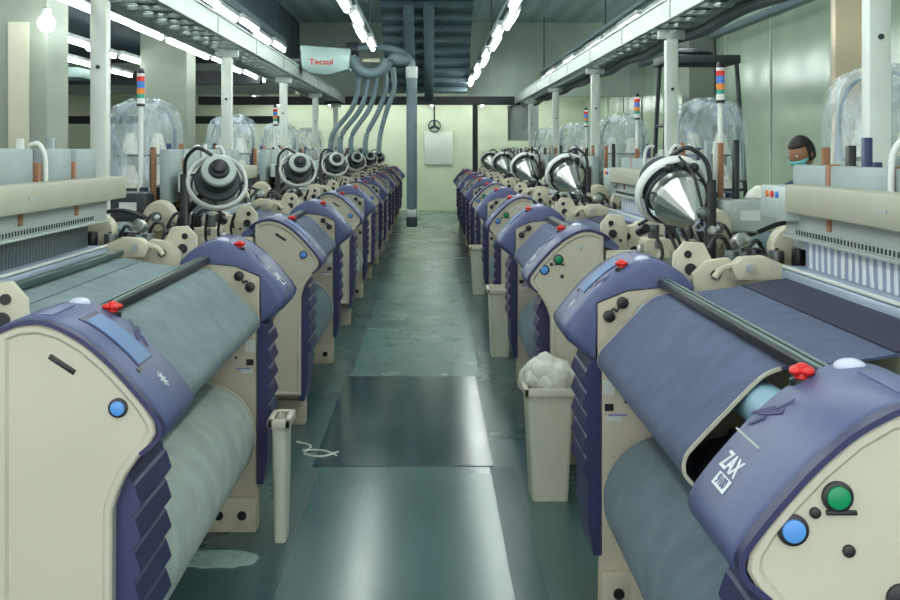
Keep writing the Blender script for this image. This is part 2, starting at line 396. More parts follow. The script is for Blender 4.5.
# ------------------------------------------------------------------ posts and cable trays
pp = root('support_post', 'x', 'post', 'posts')
MB().box((-.045, -.045, .01), (.045, .045, 2.47), .008).build('shaft', M['post'], pp)
MB().box((-.09, -.09, 0), (.09, .09, .012), .003).build('base_plate', M['tray'], pp)
MB().box((-.10, -.03, 2.47), (.10, .03, 2.540), .006).build('top_bracket', M['tray'], pp)
MB().cyl((0, -.055, 2.1), (0, -.03, 2.1), .012, seg=8).build('bolt', M['darkmetal'], pp)
used = False
for k in range(5):
    place(pp, used, (-1.80, 6.4 + 4 * k, 0), 0, 'pale square post under the left cable tray, %s from the camera' % ORD[k], 'posts under the left cable tray'); used = True
for k in range(5):
    place(pp, used, (1.79, 4.7 + 4 * k, 0), 0, 'pale square post under the right cable tray, %s from the camera' % ORD[k], 'posts under the right cable tray')
def tray(side, x0, x1, y0, y1, label):
    r = root('cable_tray', label, 'cable tray', 'overhead cable trays', loc=(side * (x0 + x1) / 2, y0, 2.545))
    w = (x1 - x0) / 2; n = y1 - y0
    for s in (-1, 1):
        b = MB().box((s * w - .02, 0, .0), (s * w + .02, n, .15), .004).box((s * w - .035, 0, .14), (s * w + .035, n, .155))
        k = 1.
        while k < n: b.box((s * w - .026, k, .01), (s * w + .026, k + .03, .15)); k += 2.
        b.build('side_rail', M['tray'], r, smooth=False)
    first = None
    for k in range(int(n / .42)):
        if first is None: first = MB().box((-w, 0, .02), (w, .07, .05), .004).build('rung', M['tray'], r); first.location = (0, .2, 0)
        else:
            c = first.copy(); COL.objects.link(c); c.location = (0, .2 + .42 * k, 0)
    for j in range(3):
        MB().tube([(-.1 + .1 * j, 0, .07), (-.06 + .07 * j, n * .3, .075), (-.1 + .09 * j, n * .6, .07), (-.08 + .08 * j, n, .07)], .018, 6).build('cable', M['cable'], r)
    return r
tray(-1, 1.65, 2.05, 2.0, 22.5, 'galvanised cable tray on posts above the left row of looms')
tr = tray(1, 1.66, 1.98, 1.0, 25.0, 'galvanised cable tray on posts above the right row of looms')
b = MB()   # sagging cable bundle under the right tray
pts = [(.155, 2.0 + k * 1.1, -.0 - .03 * (k % 2)) for k in range(20)]
MB().tube(pts, .045, 8).build('cable_bundle', M['cable'], tr)
for k in range(4):
    MB().box((-.2, 21.9 + .5 * k, -.7), (.3, 21.93 + .5 * k, .02)).build('end_panel', M['tray'], tr, smooth=False)

# ------------------------------------------------------------------ LOOM prototype (x=-u, y=v; v=0 is the drum end)
L = 2.72
HP = [(.47, 1.165), (.42, 1.212), (.37, 1.242), (.32, 1.256), (.28, 1.255), (.24, 1.242), (.18, 1.208), (.12, 1.157), (.07, 1.103), (.03, 1.055), (.006, 1.020), (.0, .995), (.012, .968), (.04, .945), (.075, .915)]
def smooth_prof(P, n=4):
    P = [Vector((a, b)) for a, b in P]; Q = []
    for i in range(len(P) - 1):
        p0, p1, p2, p3 = P[max(i - 1, 0)], P[i], P[i + 1], P[min(i + 2, len(P) - 1)]
        for k in range(n):
            t = k / n; Q.append(.5 * ((2 * p1) + (p2 - p0) * t + (2 * p0 - 5 * p1 + 4 * p2 - p3) * t ** 2 + (3 * p1 - p0 - 3 * p2 + p3) * t ** 3))
    Q.append(P[-1]); return [(q.x, q.y) for q in Q]
HPs = smooth_prof(HP); HPd = smooth_prof(HP, 16)
def offset_prof(P, d):
    out = []
    for i in range(len(P)):
        a = Vector(P[max(i - 1, 0)]); b = Vector(P[min(i + 1, len(P) - 1)]); t = (b - a).normalized(); n = Vector((-t.y, t.x))  # outward?
        out.append((P[i][0] + n.x * d, P[i][1] + n.y * d))
    return out
# outward normal: travelling from back to nose (u falling) outward is up -> check sign
_o = offset_prof(HPs, .01); SG = 1 if _o[8][1] > HPs[8][1] else -1
def off(P, d): return offset_prof(P, d * SG)
def frame_at(i_u, v, lift=.001):
    """matrix on the hood surface at u: local X along +y (v), local Y uphill, Z outward"""
    best = min(range(len(HPs) - 8), key=lambda i: abs(HPs[i][0] - i_u) + (10 if HPs[i][1] < .98 else 0))
    a, b = HPs[best + 1], HPs[best - 1]
    up = Vector((-(b[0] - a[0]), 0, b[1] - a[1])).normalized(); p = Vector((-HPs[best][0], v, HPs[best][1]))
    xa = Vector((0, -1, 0)) ; za = xa.cross(up)
    if za.z < 0 and za.x < 0: xa = -xa; za = -za
    m = Matrix((xa, up, za)).transposed().to_4x4(); m.translation = p + za * lift
    return m

def hood(v0, v1, inner, parent, far_mirror=False):
    """inner = +1 when the cloth lies at larger v. solid with rounded side edges"""
    t = bmesh.new()
    lower = [(.112, .90), (.116, 1.105), (.225, 1.148), (.40, 1.165), (.46, 1.14)]
    def loop(v, d):
        pr = off(HPs, d); return [t.verts.new((-u, v, z)) for u, z in pr] + [t.verts.new((-u, v, z)) for u, z in lower]
    rows = [(v0, -.012), (v0 + .006, -.004), (v0 + .018, 0), (v1 - .03, 0), (v1 - .012, -.006), (v1 - .003, -.016), (v1, -.03)] if inner > 0 else \
           [(v0, -.03), (v0 + .003, -.016), (v0 + .012, -.006), (v0 + .03, 0), (v1 - .018, 0), (v1 - .006, -.004), (v1, -.012)]
    Ls = [loop(*r) for r in rows]; n = len(Ls[0])
    for a, b in zip(Ls, Ls[1:]):
        for i in range(n): t.faces.new((a[i], b[i], b[(i + 1) % n], a[(i + 1) % n]))
    t.faces.new(Ls[0]); t.faces.new(Ls[-1][::-1])
    mb = MB(); bmesh.ops.recalc_face_normals(t, faces=t.faces); mb.merge(t)
    return mb.build('hood', M['hood'], parent, ang=40)
def patch(u0, u1, v0, v1, lift, th):
    """thin curved plate lying on the hood between two u values"""
    P = [p for p in HPd if min(u0, u1) <= p[0] <= max(u0, u1) and p[1] > .98]
    return MB().sheet(off(P, lift), v0, v1, th)

def red_knob(u, z, v, parent, s):
    k = MB().cyl((-u, v, z - .012), (-u, v, z + .022), .023, seg=16, bev=.004).build('knob_base', M['black'], parent)
    b = MB().cyl((-u, v, z + .02), (-u, v, z + .036), .014)
    for a in range(4):
        an = a * PI / 2 + .5
        b.ball((-u + .015 * math.cos(an), v + .015 * math.sin(an), z + .036), .0115, (1.1, 1.1, .7), 10, 6)
    b.ball((-u, v, z + .038), .016, (1, 1, .8), 10, 6)
    b.build('red_knob', M['red'], k, label='red star-shaped hand knob on black base')

def ribbed(v0, v1, parent):
    tip, val = .064, .083
    pts = [(.11, .90), (.092, .885)]
    z = .862
    for k in range(5):
        pts += [(val, z), (val - .006, z - .006), (tip, z - .046), (tip, z - .052)]; z -= .0785
    pts += [(.085, z), (.085, .32), (.105, .20), (.135, .20), (.135, .90)]
    return MB().prism(pts, v0, v1).build('ribbed_panel', M['rib'], parent, ang=12)

FO = [(.385, 1.222), (.34, 1.240), (.29, 1.243), (.24, 1.229), (.185, 1.197), (.13, 1.150), (.085, 1.103), (.045, 1.055), (.022, 1.018),
      (.018, .990), (.035, .960), (.062, .930), (.088, .893), (.106, .855), (.12, .81), (.122, .24), (.385, .24)]

def end_panel(vf, vr, vb):
    """panel with a raised border: outer outline at vf, recessed field at vr, back at vb"""
    n = len(FO); P = [Vector(p) for p in FO]; area = sum(P[i].x * P[(i + 1) % n].y - P[(i + 1) % n].x * P[i].y for i in range(n)); sg = 1 if area > 0 else -1
    def inn(d):
        out = []
        for i in range(n):
            a = (P[i] - P[i - 1]).normalized(); b = (P[(i + 1) % n] - P[i]).normalized(); na = Vector((-a.y, a.x)); nb = Vector((-b.y, b.x)); m_ = (na + nb).normalized()
            out.append(P[i] + m_ * sg * d / max(.5, m_.dot(na)))
        return out
    t = bmesh.new(); mk = lambda Q, v: [t.verts.new((-q.x, v, q.y)) for q in Q]
    e = .005 if vb > vf else -.005
    R4 = [mk(P, vb), mk(P, vf + e), mk(inn(.005), vf), mk(inn(.016), vf), mk(inn(.023), vr)]
    for a, b in zip(R4, R4[1:]):
        for i in range(n): t.faces.new((a[i], b[i], b[(i + 1) % n], a[(i + 1) % n]))
    fs = [t.faces.new(R4[0]), t.faces.new(R4[-1])]
    bmesh.ops.recalc_face_normals(t, faces=t.faces)
    bmesh.ops.triangulate(t, faces=fs, ngon_method='EAR_CLIP')
    mb = MB(); mb.merge(t); return mb

def loom(name):
    r = root(name, 'x', 'loom', 'looms')
    # ---- two ends
    for end in ('A', 'B'):
        A = end == 'A'
        s = 1 if A else -1                      # direction towards the cloth
        V = lambda v: v if A else L - v
        def pr(pts, a, b, **k):
            a, b = V(a), V(b); return MB().prism(pts, min(a, b), max(a, b), side=-s, **k)
        def bx(u0, u1, va, vb, z0, z1, bev=0.):
            a, b = V(va), V(vb); return MB().box((-u1, min(a, b), z0), (-u0, max(a, b), z1), bev)
        h = hood(min(V(.02), V(.37)), max(V(.02), V(.37)), s, r)
        pnl = end_panel(V(-.005), V(.003), V(.035)).build('end_panel', M['cream'], r, ang=30)
        MB().sheet(off(HPs[4:-3], -.007), *sorted((V(-.010), V(.02))), th=.010).build('rim', M['hooddark'], h)
        # rear lower cover beside the end panel
        bx(.395, 1.05, .0, .035, .12, 1.02, .006).build('side_cover', M['cream'], r)
        bx(.395, .62, -.0, .04, 1.03, 1.15, .01).build('side_bracket', M['cream2'], r)
        # details on hood
        red_knob(.21, 1.205, V(.335), r, s)
        MB().ball((-.29, V(.31), 1.252), .030, (1, 1, .55)).build('lamp_dome', M['lamp'], h, label='pale lilac dome on the hood')
        patch(.28, .42, *sorted((V(.06), V(.24))), .001, .003).build('inlay', M['hoodlite'], h)
        if A:
            patch(.085, .235, .115, .255, .0008, .003).build('display_recess', M['hooddark'], h)
            patch(.09, .222, .122, .245, .0025, .004).build('display', M['screen'], h, label='long blue display window')
            patch(.078, .088, .09, .12, .001, .004).build('slot', M['black'], h)
            m = frame_at(.045, .20)
            for a in range(4):
                MB().box((-.022, -.0022, 0), (.022, .0022, .001)).build('emblem', M['whiteink'], h, smooth=False).matrix_local = m @ Matrix.Rotation(a * PI / 4, 4, 'Z')
        else:
            m = frame_at(.05, L - .235)
            text_mesh('ZAX', .048, m @ Matrix.Translation((-.012, .014, 0)), 'lettering', M['whiteink'], h, label='white letters ZAX')
            nb = MB().box((-.034, -.033, 0), (.044, -.007, .0008)); ob = nb.build('number_plate', M['whiteink'], h, smooth=False); ob.data.transform(m)
            text_mesh('9100', .027, m @ Matrix.Translation((.005, -.0195, .0012)), 'number', M['hood'], h)
            m2 = frame_at(.085, L - .30)
            o = MB().box((-.10, -.0018, 0), (.05, .0018, .001)).build('trim_line', M['panel'], h, smooth=False); o.data.transform(frame_at(.10, L - .25))
        # brush-stroke emblem near the inner edge
        m = frame_at(.14, V(.30), .0012)
        b = MB()
        for (x, y, a, l_, w_) in ((-.018, .0, .5, .07, .009), (.018, .006, .35, .08, .012), (.0, -.022, .7, .045, .009), (.035, .03, .9, .05, .006)):
            b.box((x - l_ / 2, y - w_ / 2, 0), (x + l_ / 2, y + w_ / 2, .0008), rot=Matrix.Rotation(a, 4, 'Z'))
        o = b.build('brush_emblem', M['ink'], h, smooth=False); o.data.transform(m)
        # buttons on the end panel
        vf = V(.008); vo = V(-.004)
        def button(u, z, rad, mt, nm='button'):
            k = MB().cyl((-u, vf, z), (-u, vo, z), rad * 1.35, seg=24, bev=.002).build(nm + '_ring', M['black'], pnl)
            MB().cyl((-u, V(-.002), z), (-u, V(-.009), z), rad, seg=24, bev=.002).build(nm, mt, k)
        if A:
            button(.107, 1.049, .017, M['blue'])
            b = MB().box((-.036, -.004, -.007), (.036, .004, .007), .002, rot=None)
            o = b.build('vent_slot', M['black'], pnl); o.location = (-.238, V(.005), 1.15); o.rotation_euler = (0, .58, 0)
            o.data.name = 'vent_slot'
        else:
            button(.16, 1.105, .0185, M['green']); button(.09, 1.053, .0185, M['blue'])
            for (u, z, q) in ((.125, 1.08, .009), (.178, 1.02, .010), (.26, .945, .024)):
                MB().cyl((-u, vf, z), (-u, vo, z), q, seg=16, bev=.002).build('black_button', M['black'], pnl)
            MB().box((-.19, min(vf, V(-.004)), 1.077), (-.142, max(vf, V(-.004)), 1.084), .001).build('label_strip', M['black'], pnl)
            MB().ball((-.275, V(.004), 1.165), .012, (1, .5, 1.6)).build('screw_cap', M['panel'], pnl)
        ribbed(*sorted((V(.035 if A else .17), V(.37))), r)
        # inner knob plate and side frame
        pk = pr([(.12, .90), (.12, 1.10), (.225, 1.143), (.38, 1.16), (.45, 1.14), (.47, .90)], .345, .365).build('knob_plate', M['plate'], r)
        for (u, z) in ((.208, 1.104), (.16, 1.056)):
            MB().cyl((-u, V(.36), z), (-u, V(.385), z), .021, seg=18, bev=.004).build('black_knob', M['black'], pk)
        MB().tube([(-.20, V(.37), 1.10), (-.185, V(.385), 1.075), (-.175, V(.385), 1.085), (-.16, V(.37), 1.06)], .004, 6).build('link', M['darkmetal'], pk)
        fr = pr([(.125, .015), (.125, .90), (.47, .90), (.47, 1.02), (.80, 1.02), (.98, 1.0), (.98, .25), (.86, .0), (.70, .0), (.66, .12), (.40, .12), (.36, .0), (.14, .0)], .33, .37, bev=.004).build('side_frame', M['plate'], r)
        for (u, z, q) in ((.2, .33, .007), (.2, .40, .007), (.2, .47, .007), (.33, .30, .007), (.22, .75, .006), (.30, .85, .008), (.40, .6, .02), (.36, .22, .006)):
            MB().cyl((-u, V(.365), z), (-u, V(.373), z), q, seg=10).build('bolt_hole', M['black'], fr)
        for (u, z, w_, h_, mt) in ((.165, .80, .03, .05, M['white']), (.165, .73, .022, .026, M['black']), (.18, .69, .045, .02, M['white'])):
            bx(u - w_ / 2 - .01, u + w_ / 2, .368, .3725, z - h_ / 2, z + h_ / 2).build('sticker', mt, fr, smooth=False)
        bx(.158, .225, .368, .373, .7, .706).build('tape', M['purple'], fr, smooth=False)
        ft = bx(.13, .36, .30, .40, .0, .15, .006).build('foot', M['plate'], r)
        for u in (.19, .29):
            bx(u - .042, u + .042, .396, .402, .02, .13, .002).build('foot_recess', M['cream2'], ft)
            MB().cyl((-u, V(.40), .075), (-u, V(.408), .075), .02, seg=14).build('foot_hole', M['black'], ft)
        # casting with holes behind the hood
        cst = pr([(.47, 1.02), (.47, 1.2), (.52, 1.25), (.60, 1.26), (.66, 1.2), (.70, 1.08), (.70, 1.0), (.5, 1.0)], .28, .33, bev=.008).build('end_casting', M['cream2'], r)
        for (u, z, q) in ((.55, 1.2, .018), (.59, 1.12, .03), (.52, 1.09, .014), (.64, 1.07, .012)):
            MB().cyl((-u, V(.27), z), (-u, V(.34), z), q, seg=14).build('bore', M['black'], cst)
        ab = pr([(.40, 1.14), (.41, 1.27), (.45, 1.315), (.52, 1.31), (.55, 1.25), (.54, 1.12)], .255, .285, bev=.006).build('arm_bracket', M['cream2'], r)
        for (u, z, q) in ((.46, 1.27, .014), (.47, 1.215, .022), (.51, 1.18, .008), (.44, 1.17, .007)):
            MB().cyl((-u, V(.245), z), (-u, V(.292), z), q, seg=14).build('bore', M['black'], ab)
        # temple lever assembly standing on the cloth edge
        tp = MB().prism([(.60, 1.19), (.58, 1.235), (.62, 1.27), (.70, 1.275), (.78, 1.24), (.80, 1.2), (.72, 1.19)], *sorted((V(.36), V(.44))), bev=.008).build('temple_arm', M['cream2'], r)
        MB().cyl((-.64, V(.43), 1.235), (-.64, V(.46), 1.235), .014).build('bolt', M['steel'], tp)
        MB().tube([(-.62, V(.42), 1.25), (-.55, V(.43), 1.23), (-.52, V(.44), 1.20)], .012, 8).build('lever', M['cream2'], tp)
        # nozzle / valve block in the outer bay
        nb = MB().box((-.98, V(.16) - .09, .95), (-.60, V(.16) + .09, 1.20), .02).build('valve_block', M['cream2'], r)
        for k in range(4):
            MB().cyl((-.66 - .085 * k, V(.13), 1.19), (-.66 - .085 * k, V(.13), 1.27 + .01 * (k % 2)), .028, seg=14, bev=.004).build('valve', M['black'] if k % 2 else M['grime'], nb)
        MB().cyl((-.80, V(.05), 1.10), (-.80, V(-.10), 1.10), .07, seg=20, bev=.01).build('bearing_cap', M['cream2'], r)
        MB().cyl((-.93, V(-.07), 1.27), (-.93, V(.06), 1.27), .085, .095, seg=24, bev=.02).build('cam_cover', M['cream2'], r)
        MB().cyl((-.93, V(-.08), 1.27), (-.93, V(-.11), 1.27), .03).build('cam_cap', M['grime'], r)
        rn2 = random.Random(9)
        for k in range(11):
            x = -.55 - .04 * k; z = 1.05 + rn2.random() * .25; y = V(-.06 - rn2.random() * .12); q = .014 + rn2.random() * .022
            mt = M[('chrome', 'black', 'grime', 'cream2', 'steel')[k % 5]]
            if k % 2: MB().cyl((x, y, z), (x + rn2.uniform(-.04, .04), y + .05 * s, z + rn2.uniform(-.03, .03)), q, seg=12, bev=.003).build('fitting', mt, r)
            else: MB().box((x - q, y - q, z - q * 1.3), (x + q, y + q, z + q * 1.3), .004).build('fitting', mt, r)
        b = MB()
        for k in range(3):
            x = -.58 - .13 * k
            b.tube([(x, V(.10), 1.27), (x - .05, V(.0), 1.31 - .04 * k), (x - .12, V(-.10), 1.28), (x - .2, V(-.16), 1.08)], .009, 6)
        b.build('air_hose', M['rubber'], r)
        bx(1.05, 1.25, -.18, .28, .3, 1.22, .015).build('drive_cabinet', M['cream'], r)
        cb = bx(1.0, 1.25, -.02, .30, 1.24, 1.40, .02).build('control_box', M['darkmetal'] if A else M['panel'], r)
        bx(1.06, 1.16, -.022, -.012, 1.3, 1.35).build('nameplate', M['white'], cb, smooth=False)
    # ---- middle
    c0, c1 = .49, L - .49
    CP = smooth_prof([(.76, 1.20), (.60, 1.175), (.45, 1.155), (.35, 1.148), (.305, 1.137), (.27, 1.112), (.212, 1.053), (.14, .978), (.112, .945), (.106, .915), (.12, .885), (.20, .815), (.30, .745), (.36, .70)], 3)
    cl = MB().sheet(CP, c0, c1, .006).build('woven_cloth', M['clothA'], r)
    MB().sheet([(.60, 1.181), (.70, 1.196), (.76, 1.205), (.80, 1.208), (.90, 1.212)], c0 + .01, c1 - .01, .004).build('warp_sheet', M['warp'], r)
    for v in (c0 - .004, c1 + .004):
        MB().sheet([p for p in CP if p[0] < .34], v - .0025, v + .0025, .009).build('selvedge', M['cream'], cl, label='pale selvedge edge of the cloth')
    MB().cyl((-.30, .375, 1.052), (-.30, L - .375, 1.052), .054, seg=28, bev=.01).build('breast_roller', M['ltblue'], r)
    MB().cyl((-.40, .375, .70), (-.40, L - .375, .70), .055, seg=20).build('press_roller', M['grime'], r)
    rl = MB().cyl((-.35, .46, .43), (-.35, L - .46, .43), .225, seg=48, bev=.012).build('cloth_roll', M['rollA'], r)
    MB().torus(.222, .008, Matrix.Translation((-.35, L - .455, .43)) @ Matrix.Rotation(PI / 2, 4, 'X'), 48, 6).build('roll_edge', M['cream'], rl)
    MB().cyl((-.35, .37, .43), (-.35, L - .37, .43), .03, seg=14).build('roll_shaft', M['steel'], rl)
    for (a, b_) in ((.372, .55), (L - 1.02, L - .372)):  # black sheets stand in for the shade inside the gaps beside the cloth
        MB().sheet([(.46, 1.02), (.36, .98), (.20, .94), (.15, .90), (.16, .88)], a, b_, .006).build('gap_shade_sheet', M['black'], r)
    # rail over the cloth
    ra = MB().box((-.378, .37, 1.160), (-.333, L - .37, 1.185), .004).build('cloth_rail', M['black'], r)
    MB().box((-.376, .37, 1.184), (-.362, L - .37, 1.19), .002).build('rail_strip', M['bar'], ra)
    MB().box((-.356, .37, 1.184), (-.344, L - .37, 1.19), .002).build('rail_strip', M['bar'], ra)
    MB().box((-.715, c0, 1.205), (-.675, c1, 1.228), .004).build('temple_bar', M['bar'], r)
    MB().box((-.88, .35, 1.15), (-.755, L - .35, 1.235), .012).build('lay_beam', M['lay'], r)
    MB().box((-.775, .36, 1.236), (-.758, L - .36, 1.245), .002).build('guide_strip', M['white'], r)
    MB().box((-.862, .42, 1.236), (-.848, L - .42, 1.345), 0).build('reed', M['reed'], r, smooth=False)
    gp = MB().box((-.825, .30, 1.342), (-.815, L - .25, 1.44), 0).box((-.845, .30, 1.335), (-.80, L - .25, 1.347), .003).build('grille_panel', M['panel'], r, smooth=False)
    b = MB(); v = .42
    while v < L - .45: b.box((-.815, v, 1.352), (-.812, v + .008, 1.368)); v += .03
    o = b.build('slots', M['darkmetal'], gp, smooth=False); o['kind'] = 'stuff'
    for v in (.75, 1.35, 2.0): MB().box((-.815, v, 1.385), (-.807, v + .035, 1.43), .002).build('bracket', M['brown'], gp)
    tb = MB().box((-.86, .46, 1.432), (-.76, L - .12, 1.53), .008).build('top_beam', M['olive'], r)
    MB().box((-.76, 1.3, 1.475), (-.757, 1.38, 1.487)).build('maker_plate', M['panel'], tb, smooth=False)
    MB().box((-.86, .14, 1.40), (-.765, .455, 1.52), .008).build('switch_box', M['alu'], tb)
    for j, c in enumerate(('so', 'red', 'sb')): MB().cyl((-.768, .24 + .06 * j, 1.49), (-.758, .24 + .06 * j, 1.49), .012).build('switch', M[c], tb)
    for (a, b_) in ((.10, .46), (.52, 1.02), (1.08, 1.76), (1.92, 2.24), (2.31, 2.60)):
        MB().box((-.955, a, 1.30), (-.90, b_, 1.615), .006).build('harness_plate', M['plategrey'], r)
    rnd = random.Random(3)
    cols = [M['brown'], M['navy'], M['white'], M['black'], M['plategrey'], M['plategrey'], M['navy'], M['cream']]
    for k in range(18):
        v = .14 + .14 * k + rnd.random() * .05; z1 = 1.60 + rnd.random() * .11
        MB().box((-1.02 - .04 * (k % 3), v, 1.3), (-.99 - .04 * (k % 3), v + .02 + .012 * (k % 2), z1), .004).build('heald_lifter', cols[(k * 3) % 8], r)
    for v in (.49, 1.04, 1.84, 2.295):
        MB().box((-.94, v - .018, 1.30), (-.90, v + .018, 1.60), .003).build('strap', M['brown'], r)
    for v in (1.05, 1.84):
        MB().tube([(-.89, v + .03, 1.42), (-.89, v + .03, 1.60), (-.90, v + .03, 1.65), (-.92, v + .03, 1.675), (-.95, v + .03, 1.67)], .010, 8).build('hook_bar', M['white'], r)
    for k in range(6):
        MB().box((-1.00 - .035 * k, .45, 1.02), (-.985 - .035 * k, L - .45, 1.42), 0).build('heald_frame', M['steel'] if k % 2 else M['navy'], r, smooth=False)
    # rear: frames, warp, warp beam
    MB().box((-.80, .38, .42), (-.58, L - .38, .66), .01).build('cross_beam', M['darkmetal'], r)
    for v in (.33, L - .37):
        MB().prism([(.985, .0), (.985, 1.0), (1.08, 1.22), (1.2, 1.25), (1.24, 1.2), (1.24, .0), (1.15, 0), (1.13, .12), (1.07, .12), (1.05, 0)], v, v + .04).build('rear_frame', M['cream2'], r)
    MB().sheet([(1.195, 1.25), (1.225, 1.23), (1.23, 1.1), (1.2, .72)], .45, L - .45, .004).build('rear_warp', M['warp'], r)
    MB().cyl((-1.0, .38, .45), (-1.0, L - .38, .45), .23, seg=40).build('warp_beam', M['clothB'], r)
    MB().cyl((-1.19, .38, 1.2), (-1.19, L - .38, 1.2), .035, seg=16).build('back_rest', M['steel'], r)
    return r, cl, rl

proto, pc, prl = loom('air_jet_loom')
cloths = {'L': [('clothA', 'rollA', 'pale grey cloth'), ('clothC', 'rollB', 'slate blue cloth')], 'R': [('clothB', 'rollB', 'dark indigo denim'), ('clothB', 'rollB', 'dark indigo denim')]}
def setmat(o, m):
    o.material_slots[0].link = 'OBJECT'; o.material_slots[0].material = m
XL, XR = .62, .48
YL = [2.73 + 4 * k for k in range(7)]
YR = [1.84 + 4 * k for k in range(6)]
EXTRA = {('L', 0): 'its end panel with one blue button', ('R', 0): 'its end panel with green and blue buttons'}
used = False
drop = []
for side, ys in (('L', YL), ('R', YR)):
    for k, y in enumerate(ys):
        c = cloths[side][min(k, 1)] if not (side == 'L' and k > 1 and k % 2 == 0) else cloths['L'][0]
        rowname = 'left' if side == 'L' else 'right'
        lab = 'white and indigo weaving loom, %s from the camera in the %s row' % (ORD[k], rowname)
        if k == 0: lab = ('white and indigo loom with pale grey cloth and blue display, nearest on the left' if side == 'L' else 'white and indigo loom with dark denim cloth and green button, nearest on the right')
        if k == len(ys) - 1: lab = 'white and indigo weaving loom at the far end of the %s row' % rowname
        loc = (-XL, y, 0) if side == 'L' else (XR, y + L, 0)
        o = place(proto, used, loc, 0 if side == 'L' else PI, lab, 'looms %s of the aisle' % rowname); used = True
        for ch in o.children:
            if ch.name.startswith('warp_sheet'): setmat(ch, M[c[0]] if side == 'L' else M['warp'])
            if ch.name.startswith('harness_plate'): ch.location.z = .04 if side == 'L' else -.02
            if ch.name.startswith('temple_bar') and side == 'R': drop.append(ch)
            if ch.name.startswith('reed'): setmat(ch, M['reeddark'] if side == 'L' else M['reed'])
            if side == 'R' and k == 0 and ch.name.split('.')[0] in ('woven_cloth', 'warp_sheet'): ch.scale.y = .782; ch.location.y = .107
            if side == 'R' and k == 0 and ch.name.startswith('selvedge'): ch.location.y = -.38 if ch.data.vertices[0].co.y > 1 else 0
            if ch.name.startswith('woven_cloth'): setmat(ch, M[c[0]])
            if ch.name.startswith('cloth_roll'): setmat(ch, M[c[1]])

for o in drop: bpy.data.objects.remove(o)
# ------------------------------------------------------------------ weft feeders (drum with cone) on floor stands
def feeder():
    r = root('weft_feeder', 'x', 'weft feeder', 'weft feeders')
    ax = Vector((.22, -.85, -.46)).normalized()         # cone direction for the right row, (-) handled by rotation of the root
    m = Matrix.Translation((0, 0, 1.45)) @ ax.to_track_quat('Z', 'Y').to_matrix().to_4x4()
    MB().lathe([(.02, -.235), (.05, -.232), (.06, -.20), (.095, -.19), (.10, -.15), (.10, -.13), (.085, -.125), (.085, -.10), (.12, -.09), (.125, -.07), (.11, -.06), (.09, -.05)], m).build('motor', M['darkmetal'], r)
    MB().lathe([(.045, -.21), (.088, -.205), (.094, -.193), (.094, -.185), (.05, -.18)], m).build('motor_disc', M['panel'], r)
    MB().lathe([(.012, -.262), (.035, -.258), (.04, -.235), (.04, -.2)], m).build('motor_hub', M['black'], r)
    MB().lathe([(.095, -.055), (.108, -.045), (.112, .0), (.112, .04), (.105, .045)], m).build('drum', M['chrome'], r)
    MB().lathe([(.118, .035), (.121, .045), (.115, .06), (.02, .205), (.012, .212)], m, 20).build('cone', M['chrome'], r, ang=5, label='polished faceted steel cone')
    MB().torus(.155, .012, m @ Matrix.Translation((0, 0, -.05)), 40, 8, 2.2).build('guard_ring', M['white'], r)
    MB().torus(.135, .007, m @ Matrix.Translation((0, 0, .0)), 40, 8, 1.6).build('inner_ring', M['darkmetal'], r)
    MB().torus(.022, .006, m @ Matrix.Translation((0, 0, .25)), 16, 6).build('eyelet', M['lay'], r)
    for a in (.3, 1.7, 3.2, 4.8):
        p = m @ Vector((.10 * math.cos(a), .10 * math.sin(a), -.08)); q = m @ Vector((.155 * math.cos(a), .155 * math.sin(a), -.05))
        MB().cyl(p, q, .008, seg=8).build('spoke', M['darkmetal'], r)
    for a in (1.2, 1.6, 2.0):
        p = m @ Vector((.15 * math.cos(a), .15 * math.sin(a), 0)); MB().ball(p, .022).build('clamp', M['black'], r)
    p = m @ Vector((0, .165, -.05)); q = m @ Vector((0, .06, .25))
    MB().tube([p, m @ Vector((0, .16, .1)), q, m @ Vector((0, .02, .25))], .007, 8).build('guide_arm', M['black'], r)
    MB().ball(m @ Vector((0, .06, .25)), .028, (1, 1, 1), 12, 8).build('sensor_head', M['grime'], r)
    # stand
    MB().box((.14, .03, .02), (.185, .075, 1.52), .006).build('stand_post', M['black'], r)
    MB().box((.05, -.06, .0), (.27, .16, .022), .005).build('stand_base', M['darkmetal'], r)
    MB().tube([(.162, .05, 1.50), (.15, .08, 1.60), (.08, .12, 1.66), (0, .12, 1.62)], .011, 8).build('stand_arm', M['black'], r)
    MB().cyl((.162, .05, 1.30), tuple(m @ Vector((0, 0, -.12))), .018).build('bracket', M['black'], r)
    MB().ball((.162, .02, 1.30), .02).build('white_clamp', M['white'], r)
    for k in range(4):
        x = -.10 + .07 * k
        MB().tube([(x, .0 + .03 * k, 1.30), (x + .03, -.06, 1.20 - .02 * k), (x - .02, -.03, 1.08), (x + .05, .05, .9)], .008, 6).build('hose', M['rubber'], r)
    return r
fp = feeder(); used = False
for k in range(6):
    place(fp, used, (-1.17, 6.42 + 4 * k - (.1 if k else 0), .03), PI, 'ringed weft feeder motor on black stand, %s from the camera in the left row' % ORD[k], 'weft feeders of the left row'); used = True
for k in range(5):
    place(fp, used, (1.07, 5.1 + 4 * k, -.02 if 0 else 0), 0, 'weft feeder with polished steel cone, %s from the camera in the right row' % ORD[k], 'weft feeders of the right row')
for o in bpy.data.objects:
    if o.name.startswith('weft_feeder') and o.parent is None: o.location.z = 0

